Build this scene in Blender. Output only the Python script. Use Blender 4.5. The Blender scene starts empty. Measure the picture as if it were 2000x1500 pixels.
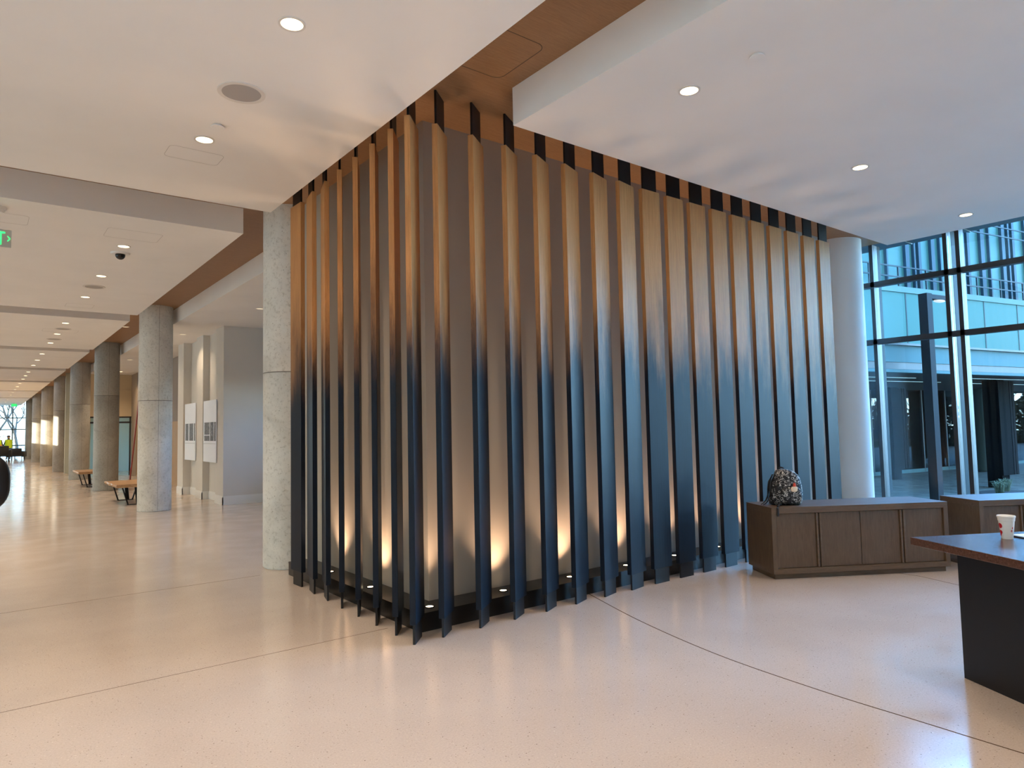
import bpy, bmesh, math, random
from mathutils import Vector, Matrix
PI = math.pi
S = bpy.context.scene
C = bpy.context.collection
rnd = random.Random(7)

# ------------------------------------------------------------------ camera
YAW, PITCH, ROLL, F = math.radians(52.123), math.radians(3.558), math.radians(-1.212), 1339.2
fw = Vector((math.cos(YAW)*math.cos(PITCH), math.sin(YAW)*math.cos(PITCH), math.sin(PITCH)))
rt = Vector((math.sin(YAW), -math.cos(YAW), 0)); up = rt.cross(fw)
r2 = rt*math.cos(ROLL) + up*math.sin(ROLL); u2 = -rt*math.sin(ROLL) + up*math.cos(ROLL)
cd = bpy.data.cameras.new('camera'); cam = bpy.data.objects.new('camera', cd); C.objects.link(cam)
M = Matrix((r2, u2, -fw)).transposed().to_4x4(); M.translation = Vector((0, 0, 1.65)); cam.matrix_world = M
cd.sensor_width = 36; cd.sensor_fit = 'HORIZONTAL'; cd.lens = F/2000*36; cd.clip_end = 400
S.camera = cam

# ------------------------------------------------------------------ world, sun, exposure
S.view_settings.view_transform = 'Standard'; S.view_settings.look = 'None'
S.view_settings.exposure = 0.25; S.view_settings.gamma = 1.0
w = bpy.data.worlds.new('sky'); S.world = w; w.use_nodes = True
nt = w.node_tree; nt.nodes.clear()
tc = nt.nodes.new('ShaderNodeTexCoord'); sep = nt.nodes.new('ShaderNodeSeparateXYZ')
rp = nt.nodes.new('ShaderNodeValToRGB'); bg = nt.nodes.new('ShaderNodeBackground'); ow = nt.nodes.new('ShaderNodeOutputWorld')
nt.links.new(tc.outputs['Generated'], sep.inputs[0]); nt.links.new(sep.outputs['Z'], rp.inputs[0])
rp.color_ramp.elements[0].position = 0.0; rp.color_ramp.elements[0].color = (0.72, 0.93, 1.0, 1)
rp.color_ramp.elements[1].position = 0.55; rp.color_ramp.elements[1].color = (0.16, 0.44, 0.95, 1)
e = rp.color_ramp.elements.new(0.2); e.color = (0.22, 0.54, 1.0, 1)
mw = nt.nodes.new('ShaderNodeMapRange'); nt.links.new(sep.outputs['X'], mw.inputs[0])
mw.inputs[1].default_value = -0.6; mw.inputs[2].default_value = 0.25
mc = nt.nodes.new('ShaderNodeMix'); mc.data_type = 'RGBA'; mc.inputs[6].default_value = (1, .93, .84, 1)
nt.links.new(mw.outputs[0], mc.inputs[0]); nt.links.new(rp.outputs[0], mc.inputs[7]); nt.links.new(mc.outputs[2], bg.inputs[0])
# sky made far stronger to the east to flood the lobby with blue light
mr = nt.nodes.new('ShaderNodeMapRange'); nt.links.new(sep.outputs['X'], mr.inputs[0])
mr.inputs[1].default_value = 0.1; mr.inputs[2].default_value = 0.7; mr.inputs[3].default_value = 4.5; mr.inputs[4].default_value = 20.0
nt.links.new(mr.outputs[0], bg.inputs[1])
nt.links.new(bg.outputs[0], ow.inputs[0])
sd = bpy.data.lights.new('sun', 'SUN'); sd.energy = 9; sd.angle = math.radians(0.53); sd.color = (1, 0.9, 0.72)
so = bpy.data.objects.new('sun', sd); C.objects.link(so)
so.rotation_euler = Vector((-0.93, -0.36, 0.165)).to_track_quat('Z', 'Y').to_euler()
def portal(name, loc, sx, sy, direction):
    l = bpy.data.lights.new(name, 'AREA'); l.shape = 'RECTANGLE'; l.size = sx; l.size_y = sy
    l.cycles.is_portal = True
    o = bpy.data.objects.new(name, l); C.objects.link(o); o.location = loc
    z = -Vector(direction).normalized(); y = Vector((0, 0, 1)) if abs(z.z) < .9 else Vector((0, 1, 0)); x = y.cross(z)
    m = Matrix((x, y, z)).transposed().to_4x4(); m.translation = Vector(loc); o.matrix_world = m
portal('daylight_portal', (11.5, -1.6, 2.2), 14.4, 4.4, (-1, 0, 0))
portal('daylight_portal', (-5.1, 12, 2.2), 40.0, 3.8, (1, 0, 0))
portal('daylight_portal', (-1, 66.3, 2.0), 7.4, 4.1, (0, -1, 0))

# ------------------------------------------------------------------ materials
def mat(name, col, rough=.6, metal=0, spec=.5, emit=None, es=0, coat=0, alpha=None):
    m = bpy.data.materials.new(name); m.use_nodes = True
    b = m.node_tree.nodes['Principled BSDF']
    b.inputs['Base Color'].default_value = (*col, 1); b.inputs['Roughness'].default_value = rough
    b.inputs['Metallic'].default_value = metal; b.inputs['Specular IOR Level'].default_value = spec
    b.inputs['Coat Weight'].default_value = coat
    if emit: b.inputs['Emission Color'].default_value = (*emit, 1); b.inputs['Emission Strength'].default_value = es
    return m
class NT:
    def __init__(s, m): s.t = m.node_tree; s.b = s.t.nodes['Principled BSDF']
    def n(s, k, **a):
        x = s.t.nodes.new('ShaderNode'+k)
        for q, v in a.items(): setattr(x, q, v)
        return x
    def l(s, a, b): s.t.links.new(a, b)
    def coord(s, scale=(1, 1, 1), obj=True):
        t = s.n('TexCoord'); m = s.n('Mapping'); m.inputs['Scale'].default_value = scale
        s.l(t.outputs['Object'], m.inputs[0]); return m.outputs[0]
    def noise(s, vec, sc, det=4, rough=.55, dist=0):
        x = s.n('TexNoise'); x.inputs['Scale'].default_value = sc; x.inputs['Detail'].default_value = det
        x.inputs['Roughness'].default_value = rough; x.inputs['Distortion'].default_value = dist
        s.l(vec, x.inputs['Vector']); return x.outputs['Fac']
    def ramp(s, fac, stops, interp='LINEAR'):
        r = s.n('ValToRGB'); r.color_ramp.interpolation = interp
        while len(r.color_ramp.elements) < len(stops): r.color_ramp.elements.new(.5)
        for el, (p, c) in zip(r.color_ramp.elements, stops):
            el.position = p; el.color = (*c, 1) if len(c) == 3 else c
        s.l(fac, r.inputs[0]); return r.outputs[0]
    def math(s, op, a, b=None, clamp=False):
        x = s.n('Math'); x.operation = op; x.use_clamp = clamp
        for i, v in enumerate((a, b)):
            if v is None: continue
            if isinstance(v, (int, float)): x.inputs[i].default_value = v
            else: s.l(v, x.inputs[i])
        return x.outputs[0]
    def mix(s, f, a, b, mode='MIX'):
        x = s.n('Mix'); x.data_type = 'RGBA'; x.blend_type = mode
        for i, v in ((0, f), (6, a), (7, b)):
            if isinstance(v, (int, float)): x.inputs[i].default_value = v
            elif isinstance(v, tuple): x.inputs[i].default_value = (*v, 1)
            else: s.l(v, x.inputs[i])
        return x.outputs[2]
    def bump(s, h, st=.2, d=.01):
        x = s.n('Bump'); x.inputs['Strength'].default_value = st; x.inputs['Distance'].default_value = d
        s.l(h, x.inputs['Height']); s.l(x.outputs[0], s.b.inputs['Normal'])
    def base(s, c): s.l(c, s.b.inputs['Base Color'])

def m_terrazzo():
    m = mat('terrazzo', (.6, .5, .42), .2); g = NT(m); v = g.coord()
    base = g.ramp(g.noise(v, .8, 5), [(.3, (.585, .49, .425)), (.7, (.665, .565, .495))])
    fine = g.ramp(g.noise(v, 90, 3, .7), [(.3, (.86, .85, .84)), (.6, (1, 1, 1))])
    vo = g.n('TexVoronoi'); vo.inputs['Scale'].default_value = 75; g.l(v, vo.inputs['Vector'])
    dots = g.ramp(vo.outputs['Distance'], [(.11, (0, 0, 0)), (.2, (1, 1, 1))])
    sx = g.n('SeparateColor'); g.l(vo.outputs['Color'], sx.inputs[0])
    sel = g.math('GREATER_THAN', sx.outputs[0], .72)
    inv = g.math('SUBTRACT', 1.0, dots); f = g.math('MULTIPLY', inv, sel)
    chip = g.ramp(sx.outputs[1], [(0, (.16, .11, .08)), (.5, (.3, .22, .17)), (.75, (.85, .78, .7))], 'CONSTANT')
    c = g.mix(1.0, base, fine, 'MULTIPLY'); c = g.mix(f, c, chip); g.base(c)
    v2 = g.n('TexVoronoi'); v2.inputs['Scale'].default_value = 30; g.l(v, v2.inputs['Vector'])
    s2 = g.n('SeparateColor'); g.l(v2.outputs['Color'], s2.inputs[0])
    f2 = g.math('MULTIPLY', g.math('SUBTRACT', 1.0, g.ramp(v2.outputs['Distance'], [(.06, (0, 0, 0)), (.13, (1, 1, 1))])), g.math('GREATER_THAN', s2.outputs[0], .5))
    c = g.mix(f2, c, g.ramp(s2.outputs[1], [(0, (.14, .09, .06)), (.45, (.32, .24, .18)), (.8, (.8, .74, .66))], 'CONSTANT')); g.base(c)
    r = g.ramp(g.noise(v, 2.5, 5), [(.3, (.10,)*3), (.75, (.22,)*3)]); g.l(r, g.b.inputs['Roughness'])
    g.bump(g.noise(v, 1.6, 2), .05, .02)
    return m
def m_paint(name, col, rough=.75, sc=40, st=.04):
    m = mat(name, col, rough, spec=.3); g = NT(m); v = g.coord()
    c = g.ramp(g.noise(v, 1.2, 3), [(.2, tuple(x*.965 for x in col)), (.8, tuple(min(1, x*1.03) for x in col))]); g.base(c)
    g.bump(g.noise(v, sc*4, 2), st, .002); return m
def m_concrete(name='concrete', z0=2.375, dark=1.0):
    m = mat(name, (.4, .38, .34), .5); g = NT(m); v = g.coord()
    a = g.noise(v, 1.6, 6, .6, .6)
    c = g.ramp(a, [(.25, (.50*dark, .485*dark, .44*dark)), (.5, (.68*dark, .665*dark, .61*dark)), (.78, (.80*dark, .785*dark, .73*dark))])
    sp = g.noise(v, 24, 6, .75); c = g.mix(1.0, c, g.ramp(sp, [(.3, (.62, .6, .56)), (.48, (1, 1, 1))]), 'MULTIPLY')
    vo = g.n('TexVoronoi'); vo.inputs['Scale'].default_value = 14; g.l(v, vo.inputs['Vector'])
    pits = g.ramp(vo.outputs['Distance'], [(.05, (.25, .23, .2)), (.1, (1, 1, 1))]); c = g.mix(.8, c, pits, 'MULTIPLY')
    sx = g.n('SeparateXYZ'); g.l(v, sx.inputs[0])
    dz = g.math('ABSOLUTE', g.math('SUBTRACT', sx.outputs[2], z0)); ln = g.math('LESS_THAN', dz, .007)
    c = g.mix(g.math('MULTIPLY', ln, .7), c, (.1, .09, .08))
    g.base(c); g.bump(g.noise(v, 30, 5, .7), .25, .004); return m
def m_wood(name, c1, c2, c3, scale=(14, 14, .7), rough=.42, axis=2):
    m = mat(name, c2, rough); g = NT(m); v = g.coord(scale)
    n1 = g.noise(v, 5, 6, .65, .8); n2 = g.noise(v, 22, 4, .7)
    c = g.ramp(n1, [(.25, c1), (.5, c2), (.8, c3)])
    c = g.mix(.5, c, g.ramp(n2, [(.3, (.6, .58, .55)), (.6, (1, 1, 1))]), 'MULTIPLY')
    g.base(c); g.bump(n2, .12, .002); return m
def m_ombre():
    m = mat('ombre_stained_oak', (.3, .16, .08), .4); g = NT(m)
    t = g.n('TexCoord'); oi = g.n('ObjectInfo')
    cb = g.n('CombineXYZ'); g.l(g.math('MULTIPLY', oi.outputs['Random'], 37.0), cb.inputs[0]); g.l(g.math('MULTIPLY', oi.outputs['Random'], 13.0), cb.inputs[2])
    ad = g.n('VectorMath'); g.l(t.outputs['Object'], ad.inputs[0]); g.l(cb.outputs[0], ad.inputs[1])
    mp = g.n('Mapping'); mp.inputs['Scale'].default_value = (22, 22, .5); g.l(ad.outputs[0], mp.inputs[0]); v = mp.outputs[0]
    grain = g.noise(v, 5, 6, .7, .6); fine = g.noise(v, 26, 4, .75)
    wood = g.ramp(grain, [(.25, (.42, .18, .062)), (.5, (.60, .285, .105)), (.8, (.74, .395, .16))])
    char = g.ramp(grain, [(.3, (.004, .007, .013)), (.75, (.011, .019, .036))])
    sx = g.n('SeparateXYZ'); g.l(t.outputs['Object'], sx.inputs[0])
    mp2 = g.n('Mapping'); mp2.inputs['Scale'].default_value = (7, 7, .9); g.l(ad.outputs[0], mp2.inputs[0])
    drift = g.math('MULTIPLY', g.math('SUBTRACT', g.noise(mp2.outputs[0], 1.3, 4), .5), 1.3)
    streak = g.math('MULTIPLY', g.math('SUBTRACT', fine, .5), .8)
    zz = g.math('ADD', g.math('ADD', sx.outputs[2], drift), streak)
    fac = g.n('MapRange'); fac.interpolation_type = 'SMOOTHSTEP'; g.l(zz, fac.inputs[0])
    fac.inputs[1].default_value = 1.95; fac.inputs[2].default_value = 3.2
    c = g.mix(fac.outputs[0], char, wood)
    c = g.mix(.5, c, g.ramp(fine, [(.3, (.68, .64, .6)), (.6, (1, 1, 1))]), 'MULTIPLY')
    g.base(c); g.bump(fine, .1, .002)
    g.l(g.ramp(grain, [(.3, (.40,)*3), (.8, (.52,)*3)]), g.b.inputs['Roughness']); g.b.inputs['Specular IOR Level'].default_value = .2
    return m
def m_glass(name, tint=(.95, 1, 1), refl=1.0):
    m = bpy.data.materials.new(name); m.use_nodes = True; t = m.node_tree; t.nodes.clear()
    o = t.nodes.new('ShaderNodeOutputMaterial'); mx = t.nodes.new('ShaderNodeMixShader')
    tr = t.nodes.new('ShaderNodeBsdfTransparent'); gl = t.nodes.new('ShaderNodeBsdfGlossy'); fr = t.nodes.new('ShaderNodeFresnel')
    tr.inputs[0].default_value = (*tint, 1); gl.inputs['Roughness'].default_value = .02; fr.inputs[0].default_value = 1.45
    mu = t.nodes.new('ShaderNodeMath'); mu.operation = 'MULTIPLY'; mu.inputs[1].default_value = refl
    t.links.new(fr.outputs[0], mu.inputs[0]); t.links.new(mu.outputs[0], mx.inputs[0])
    t.links.new(tr.outputs[0], mx.inputs[1]); t.links.new(gl.outputs[0], mx.inputs[2]); t.links.new(mx.outputs[0], o.inputs[0])
    return m
TERR = m_terrazzo()
CEIL = m_paint('ceiling_paint', (.88, .845, .80))
WALLG = m_paint('greige_wall_paint', (.70, .67, .62))
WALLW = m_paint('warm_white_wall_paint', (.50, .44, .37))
WHITE = m_paint('white_trim_paint', (.82, .82, .80), .5)
CONC = m_concrete(); CONCD = m_concrete('dark_concrete', 2.84, .46); CONCY = m_concrete('tan_concrete', 2.84, .58)
CWOOD = m_wood('ceiling_oak', (.26, .135, .06), (.33, .18, .085), (.40, .225, .11), (1.2, 22, 22), .5)
OMBRE = m_ombre()
BLACKM = mat('blackened_steel', (.009, .009, .011), .42, spec=.35)
PLINTH = mat('dark_plinth_paint', (.02, .018, .017), .3)
BRONZE = mat('dark_bronze_frame', (.045, .04, .04), .45, .3)
ALU = mat('silver_aluminium', (.012, .019, .021), .6, .0, .1)
CABW = m_wood('walnut_veneer', (.085, .05, .026), (.13, .078, .042), (.175, .108, .06), (9, 9, .9), .42)
CABF = m_wood('walnut_frame', (.09, .055, .03), (.14, .085, .048), (.18, .115, .068), (.9, 9, 9), .42)
TABW = m_wood('table_walnut', (.045, .020, .014), (.095, .042, .028), (.16, .08, .055), (2.0, 14, 14), .22)
BENW = m_wood('live_edge_wood', (.3, .15, .07), (.5, .29, .14), (.72, .5, .3), (2, 12, 12), .35)
GLASS = m_glass('clear_glass', (.86, .97, 1.0))
GGLASS = m_glass('green_glass', (.82, .90, .86))
LENS = mat('lamp_lens', (1, .9, .7), .4, emit=(1, .80, .48), es=4)
RING = mat('lamp_trim', (.75, .7, .64), .5)
SPKG = mat('speaker_grille', (.42, .38, .35), .6)
GAP = mat('dark_gap', (.10, .07, .05), .8)  # dark brown outline of the oak ceiling panel
SEAM = mat('panel_seam', (.5, .45, .41), .8)

# ------------------------------------------------------------------ mesh helpers
def nb(): return bmesh.new()
def box(bm, x0, x1, y0, y1, z0, z1, mw=None, bev=0):
    t = bmesh.new(); bmesh.ops.create_cube(t, size=1)
    for v in t.verts:
        v.co = Vector(((x0+x1)/2+v.co.x*(x1-x0), (y0+y1)/2+v.co.y*(y1-y0), (z0+z1)/2+v.co.z*(z1-z0)))
    if bev: bmesh.ops.bevel(t, geom=list(t.edges), offset=bev, segments=2, affect='EDGES', profile=.5)
    merge(bm, t, mw)
def merge(bm, t, mw=None):
    if mw is not None: t.transform(mw)
    me = bpy.data.meshes.new('tmp'); t.to_mesh(me); t.free(); bm.from_mesh(me); bpy.data.meshes.remove(me)
def cyl(bm, x, y, z0, z1, r, seg=32, r2_=None, mw=None):
    t = bmesh.new(); bmesh.ops.create_cone(t, cap_ends=True, segments=seg, radius1=r, radius2=r if r2_ is None else r2_, depth=z1-z0)
    t.transform(Matrix.Translation((x, y, (z0+z1)/2))); merge(bm, t, mw)
def ring(bm, x, y, z0, z1, ri, ro, seg=40):
    vs = []
    for i in range(seg):
        a = 2*PI*i/seg; c, s_ = math.cos(a), math.sin(a)
        vs.append([bm.verts.new((x+c*r, y+s_*r, z)) for r, z in ((ri, z0), (ro, z0), (ro, z1), (ri, z1))])
    for i in range(seg):
        a, b = vs[i], vs[(i+1) % seg]
        for k in range(4): bm.faces.new((a[k], a[(k+1) % 4], b[(k+1) % 4], b[k]))
def loft(bm, rings, cap=True):
    R = [[bm.verts.new(p) for p in r] for r in rings]
    for a, b in zip(R, R[1:]):
        n = len(a)
        for i in range(n): bm.faces.new((a[i], a[(i+1) % n], b[(i+1) % n], b[i]))
    if cap:
        bm.faces.new(list(reversed(R[0]))); bm.faces.new(R[-1])
def tube(bm, pts, rad, seg=8, flat=1.0):
    pts = [Vector(p) for p in pts]; rings = []
    for i, p in enumerate(pts):
        d = (pts[min(i+1, len(pts)-1)]-pts[max(i-1, 0)]).normalized()
        a = Vector((0, 0, 1)) if abs(d.z) < .9 else Vector((0, 1, 0))
        u = d.cross(a).normalized(); v = u.cross(d)
        r = rad[i] if isinstance(rad, (list, tuple)) else rad
        rings.append([p+u*math.cos(2*PI*k/seg)*r+v*math.sin(2*PI*k/seg)*r*flat for k in range(seg)])
    loft(bm, rings)
def prism(bm, poly, z0, z1):
    loft(bm, [[(x, y, z0) for x, y in poly], [(x, y, z1) for x, y in poly]])
def bar(bm, a, b, wx, wy):
    """rectangular bar from a to b; wx across horizontal, wy the other way"""
    a, b = Vector(a), Vector(b); d = (b-a).normalized()
    h = Vector((0, 0, 1)) if abs(d.z) < .9 else Vector((0, 1, 0))
    u = d.cross(h).normalized(); v = u.cross(d)
    loft(bm, [[p+u*sx*wx/2+v*sy*wy/2 for sx, sy in ((-1, -1), (1, -1), (1, 1), (-1, 1))] for p in (a, b)])
def rotz(a, loc=(0, 0, 0)): return Matrix.Translation(loc) @ Matrix.Rotation(a, 4, 'Z')
def obj(name, bm, m, parent=None, smooth=False, label=None, loc=None):
    bmesh.ops.recalc_face_normals(bm, faces=bm.faces)
    me = bpy.data.meshes.new(name); bm.to_mesh(me); bm.free()
    for x in (m if isinstance(m, (list, tuple)) else [m]): me.materials.append(x)
    o = bpy.data.objects.new(name, me); C.objects.link(o)
    if smooth:
        for p in me.polygons: p.use_smooth = True
        try: me.set_sharp_from_angle(angle=math.radians(40))
        except Exception: pass
    if parent: o.parent = parent
    if label: o['label'] = label
    if loc: o.location = loc
    return o
def tag(o, label, cat, group=None, kind=None):
    o['label'] = label; o['category'] = cat
    if group: o['group'] = group
    if kind: o['kind'] = kind
    return o
def thing(name, label, cat, loc=(0, 0, 0), rz=0, group=None):
    o = bpy.data.objects.new(name, None); C.objects.link(o); o.empty_display_size = .1
    o.location = loc; o.rotation_euler = (0, 0, rz); return tag(o, label, cat, group)
def struct(name, bm, m, label=None, cat=None, smooth=False):
    o = obj(name, bm, m, smooth=smooth); o['kind'] = 'structure'
    if label: o['label'] = label; o['category'] = cat
    return o
def dup(o, loc, rz=None, label=None):
    def cp(a, par):
        c = a.copy(); C.objects.link(c); c.parent = par
        for ch in a.children: cp(ch, c)
        return c
    r = cp(o, None); r.location = loc
    if rz is not None: r.rotation_euler = (0, 0, rz)
    if label: r['label'] = label
    return r

# ------------------------------------------------------------------ shell
ZC, ZW = 4.13, 4.45
bm = nb(); box(bm, -5, 11.3, -8.5, 66.2, -.2, 0)
struct('floor', bm, TERR, 'pinkish beige polished terrazzo floor across the lobby', 'floor')
JOINT = mat('brass_divider', (.10, .06, .035), .9, spec=0)
def strip(pts, wd, name, lab):
    bm = nb(); P = [Vector((x, y, 0)) for x, y in pts]; L = []
    for i, p in enumerate(P):
        d = (P[min(i+1, len(P)-1)]-P[max(i-1, 0)]).normalized(); n = Vector((-d.y, d.x, 0))*wd/2
        L.append((p-n, p+n))
    loft(bm, [[a+Vector((0, 0, -.004)), b+Vector((0, 0, -.004)), b+Vector((0, 0, .0008)), a+Vector((0, 0, .0008))] for a, b in L])
    struct(name, bm, JOINT, lab, 'floor joint')
def crom(pts, n=8):
    out = []; P = [Vector((*p, 0)) for p in pts]; P = [2*P[0]-P[1]]+P+[2*P[-1]-P[-2]]
    for i in range(1, len(P)-2):
        for k in range(n):
            t = k/n; a, b, c, d = P[i-1:i+3]
            q = .5*((2*b)+(c-a)*t+(2*a-5*b+4*c-d)*t*t+(3*b-a-3*c+d)*t**3); out.append((q.x, q.y))
    out.append((P[-2].x, P[-2].y)); return out
strip(crom([(4.75, 4.95), (4.42, 4.0), (4.19, 3.08), (4.10, 2.27), (4.085, 1.69), (4.075, 1.22), (4.07, .2), (4.07, -3)]), .009, 'trim_1', 'thin curved brass divider strip in the terrazzo')
strip([(-4.5, 5.25), (2.72, 5.25)], .004, 'trim_2', 'thin straight joint line in the terrazzo beside the slats')
strip([(-4.5, 8.15), (2.6, 8.15)], .004, 'trim_3', 'thin joint line in the terrazzo level with the nearest column')
strip([(7.8, 4.0), (7.8, 3.15), (7.6, 2.6), (7.4, 1.2)], .007, 'trim_4', 'divider strip in the terrazzo behind the table')

# upper ceiling in oak, with an unseen block added above to shade the plaza
bm = nb(); box(bm, -5, 11.3, -8.5, 66.2, ZW, 4.9); struct('ceiling', bm, CWOOD, 'oak veneered upper ceiling seen in the slots between white soffits', 'ceiling')
bm = nb(); box(bm, -5, 11.3, -8.5, 66.2, 4.9, 22); struct('wall_sun_block', bm, WALLG, 'unseen block above the lobby ceiling, added to keep sun off the plaza', 'building')
bays = [(-8.5, 7.68, 'foreground'), (8.7, 15.96, 'second'), (16.86, 23.03, 'third'), (23.8, 29.93, 'fourth'), (30.9, 37.06, 'fifth'), (37.9, 45.0, 'sixth'), (45.8, 53.0, 'seventh'), (53.8, 66.2, 'last')]
for a, b, nm in bays:
    bm = nb(); box(bm, -5, 2.56, a, b, ZC, ZW); struct('ceiling', bm, CEIL, f'{nm} white dropped soffit over the corridor', 'ceiling')
bm = nb(); box(bm, 3.43, 10.22, -8.5, 4.32, ZC, ZW); struct('ceiling', bm, CEIL, 'white dropped soffit over the right part of the lobby', 'ceiling')
bm = nb(); box(bm, 3.44, 8.6, 9.0, 32.2, ZC, ZW); struct('ceiling', bm, CEIL, 'white dropped soffit right of the row of columns', 'ceiling')

# enclosure behind the slats
bm = nb(); prism(bm, [(3.13, 5.27), (10.55, 5.27), (10.55, 5.6), (3.45, 5.6), (3.45, 8.9), (3.13, 8.9)], 0, ZW)
struct('wall_slatted', bm, WALLW, 'warm white wall behind the wooden fins', 'wall')
bm = nb(); prism(bm, [(2.86, 4.95), (10.5, 4.95), (10.5, 5.27), (3.13, 5.27), (3.13, 7.95), (2.86, 7.95)], 0, .15)
struct('baseboard_slatted', bm, PLINTH, 'low black plinth along the foot of the slatted wall', 'plinth')
# hidden limits of the room
bm = nb()
for z0, z1 in ((0, 2.55), (3.95, 4.45)): box(bm, -5, -4.6, 32, 66.2, z0, z1)
for a, b in ((32, 35.0), (39.4, 41.0), (45.5, 48.0), (52.5, 54), (58.5, 66.2)): box(bm, -5, -4.6, a, b, 2.55, 3.95)
box(bm, -5, -4.6, -8.5, 32, 4.13, 4.45); box(bm, -5, -4.6, -8.5, 32, 0, .25)
struct('wall_left', bm, WALLG)
bm = nb(); box(bm, -5, 11.3, -8.5, -8.1, 0, 4.45)
struct('wall_back', bm, WALLG)
wl = bpy.data.objects.new('window_3', None); C.objects.link(wl); tag(wl, 'long window wall on the left side of the lobby', 'window', kind='structure')
for k in range(21): bm = nb(); box(bm, -4.9, -4.75, -8.5+k*2.02, -8.44+k*2.02, .25, 4.13); obj('mullion', bm, BRONZE, wl)
bm = nb(); box(bm, -4.84, -4.83, -8.5, 32, .25, 4.13); obj('pane', bm, GLASS, wl)
bm = nb(); box(bm, -60, -5, -40, 66.3, -.25, -.05); struct('floor_bounce', bm, mat('pale_bounce', (.62, .58, .52), .9))  # unseen ground added to bounce light up to the ceiling
bm = nb(); box(bm, -16, -13, -30, 30.2, -.05, 6.2); struct('wall_sun_screen', bm, mat('pale_screen', (.55, .48, .42), .9))  # unseen block added to keep low sun off the left windows
# right wing of the corridor: wall with three pilasters
bm = nb(); prism(bm, [(4.44, 16.55), (9, 16.55), (9, 16.9), (9, 22.5), (6, 22.5), (6, 20.95), (4.40, 20.95), (4.40, 20.3), (4.6, 20.3), (4.6, 19.05), (4.44, 19.05), (4.44, 18.4), (4.6, 18.4), (4.6, 17.2), (4.44, 17.2)], 0, ZC)
struct('wall_right', bm, WALLG, 'greige painted wall with shallow pilasters beyond the first free columns', 'wall')
bm = nb(); t = .02
for seg in ([(4.44, 17.2), (4.44, 16.55), (9, 16.55)], [(4.6, 18.4), (4.6, 17.2)], [(4.44, 19.05), (4.44, 18.4), (4.6, 18.4)], [(4.6, 20.3), (4.6, 19.05)], [(4.40, 20.95), (4.40, 20.3), (4.6, 20.3)]):
    for (x0, y0), (x1, y1) in zip(seg, seg[1:]):
        if abs(x0-x1) < 1e-6: box(bm, x0-t, x0, min(y0, y1)-(t if x0 < 4.5 else 0), max(y0, y1), 0, .17); box(bm, x0-t*.5, x0, min(y0, y1), max(y0, y1), .17, .2)
        else: box(bm, min(x0, x1)-t, max(x0, x1), y0-t, y0, 0, .17); box(bm, min(x0, x1), max(x0, x1), y0-t*.5, y0, .17, .2)
struct('baseboard_right', bm, WHITE, 'tall white baseboard wrapping the pilasters', 'baseboard')
bm = nb(); box(bm, 5.0, 5.1, 21.0, 31.0, 0, 2.05); obj_pan = struct('wall_recess', bm, m_wood('honey_wood_panel', (.4, .22, .08), (.5, .29, .11), (.58, .36, .16), (14, 14, .8), .45), 'honey coloured wood panelling in the recess', 'wall panelling')
bm = nb(); box(bm, 5.0, 5.1, 21.0, 31.0, 2.05, ZC); struct('wall_recess', bm, m_paint('taupe_paint', (.34, .29, .25)), 'taupe wall above the wood panelling', 'wall')
bm = nb(); box(bm, 8.6, 9.0, 5.6, 8.5, 0, ZW); box(bm, 8.6, 9.0, 15.5, 16.6, 0, ZW); box(bm, 8.6, 9.0, 8.5, 15.5, 0, 2.4); box(bm, 8.6, 9.0, 8.5, 15.5, 2.95, ZW); struct('wall_light_baffle', bm, WALLG)  # unseen wall added to hold back daylight, slot left to admit some
# cream wall above the storefront, and its pier
CREAM = m_paint('cream_wall_paint', (.72, .58, .38))
bm = nb(); box(bm, 3.44, 8.5, 32.2, 32.5, 2.41, 4.45); box(bm, 3.44, 5.0, 32.17, 32.2, 3.49, 3.53); struct('wall_storefront', bm, CREAM, 'cream wall above the green glass storefront', 'wall')
bm = nb(); box(bm, 4.99, 5.1, 31.0, 32.2, 0, ZC); struct('wall_pier', bm, m_paint('brown_pier_paint', (.42, .33, .24)), 'narrow brown wall end beside the red ladder', 'wall')

# storefront
r = thing('glass_partition', 'green tinted glass partition with black frame below the cream wall', 'partition', (0, 32.2, 0))
bm = nb(); box(bm, 3.44, 5.0, .0, .08, 2.35, 2.41); box(bm, 3.44, 5.0, 0, .06, 2.13, 2.2)
for x in (3.44, 4.0, 4.93): box(bm, x, x+.05, 0, .08, 0, 2.41)
obj('partition_frame', bm, BRONZE, r)
bm = nb(); box(bm, 3.44, 5.0, .03, .045, 0, 2.4); obj('glass_pane', bm, GGLASS, r)
bm = nb(); box(bm, 3.0, 8.5, 36.0, 36.2, 0, 4.45); struct('wall_far_room', bm, m_paint('pale_green_grey_paint', (.58, .62, .56)), 'pale grey green wall seen through the glass partition', 'wall')

bm = nb(); box(bm, 8.5, 8.7, 32.2, 36.2, 0, ZW); struct('wall_far_room', bm, WALLG)  # unseen side wall added to keep daylight out of the far room
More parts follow.
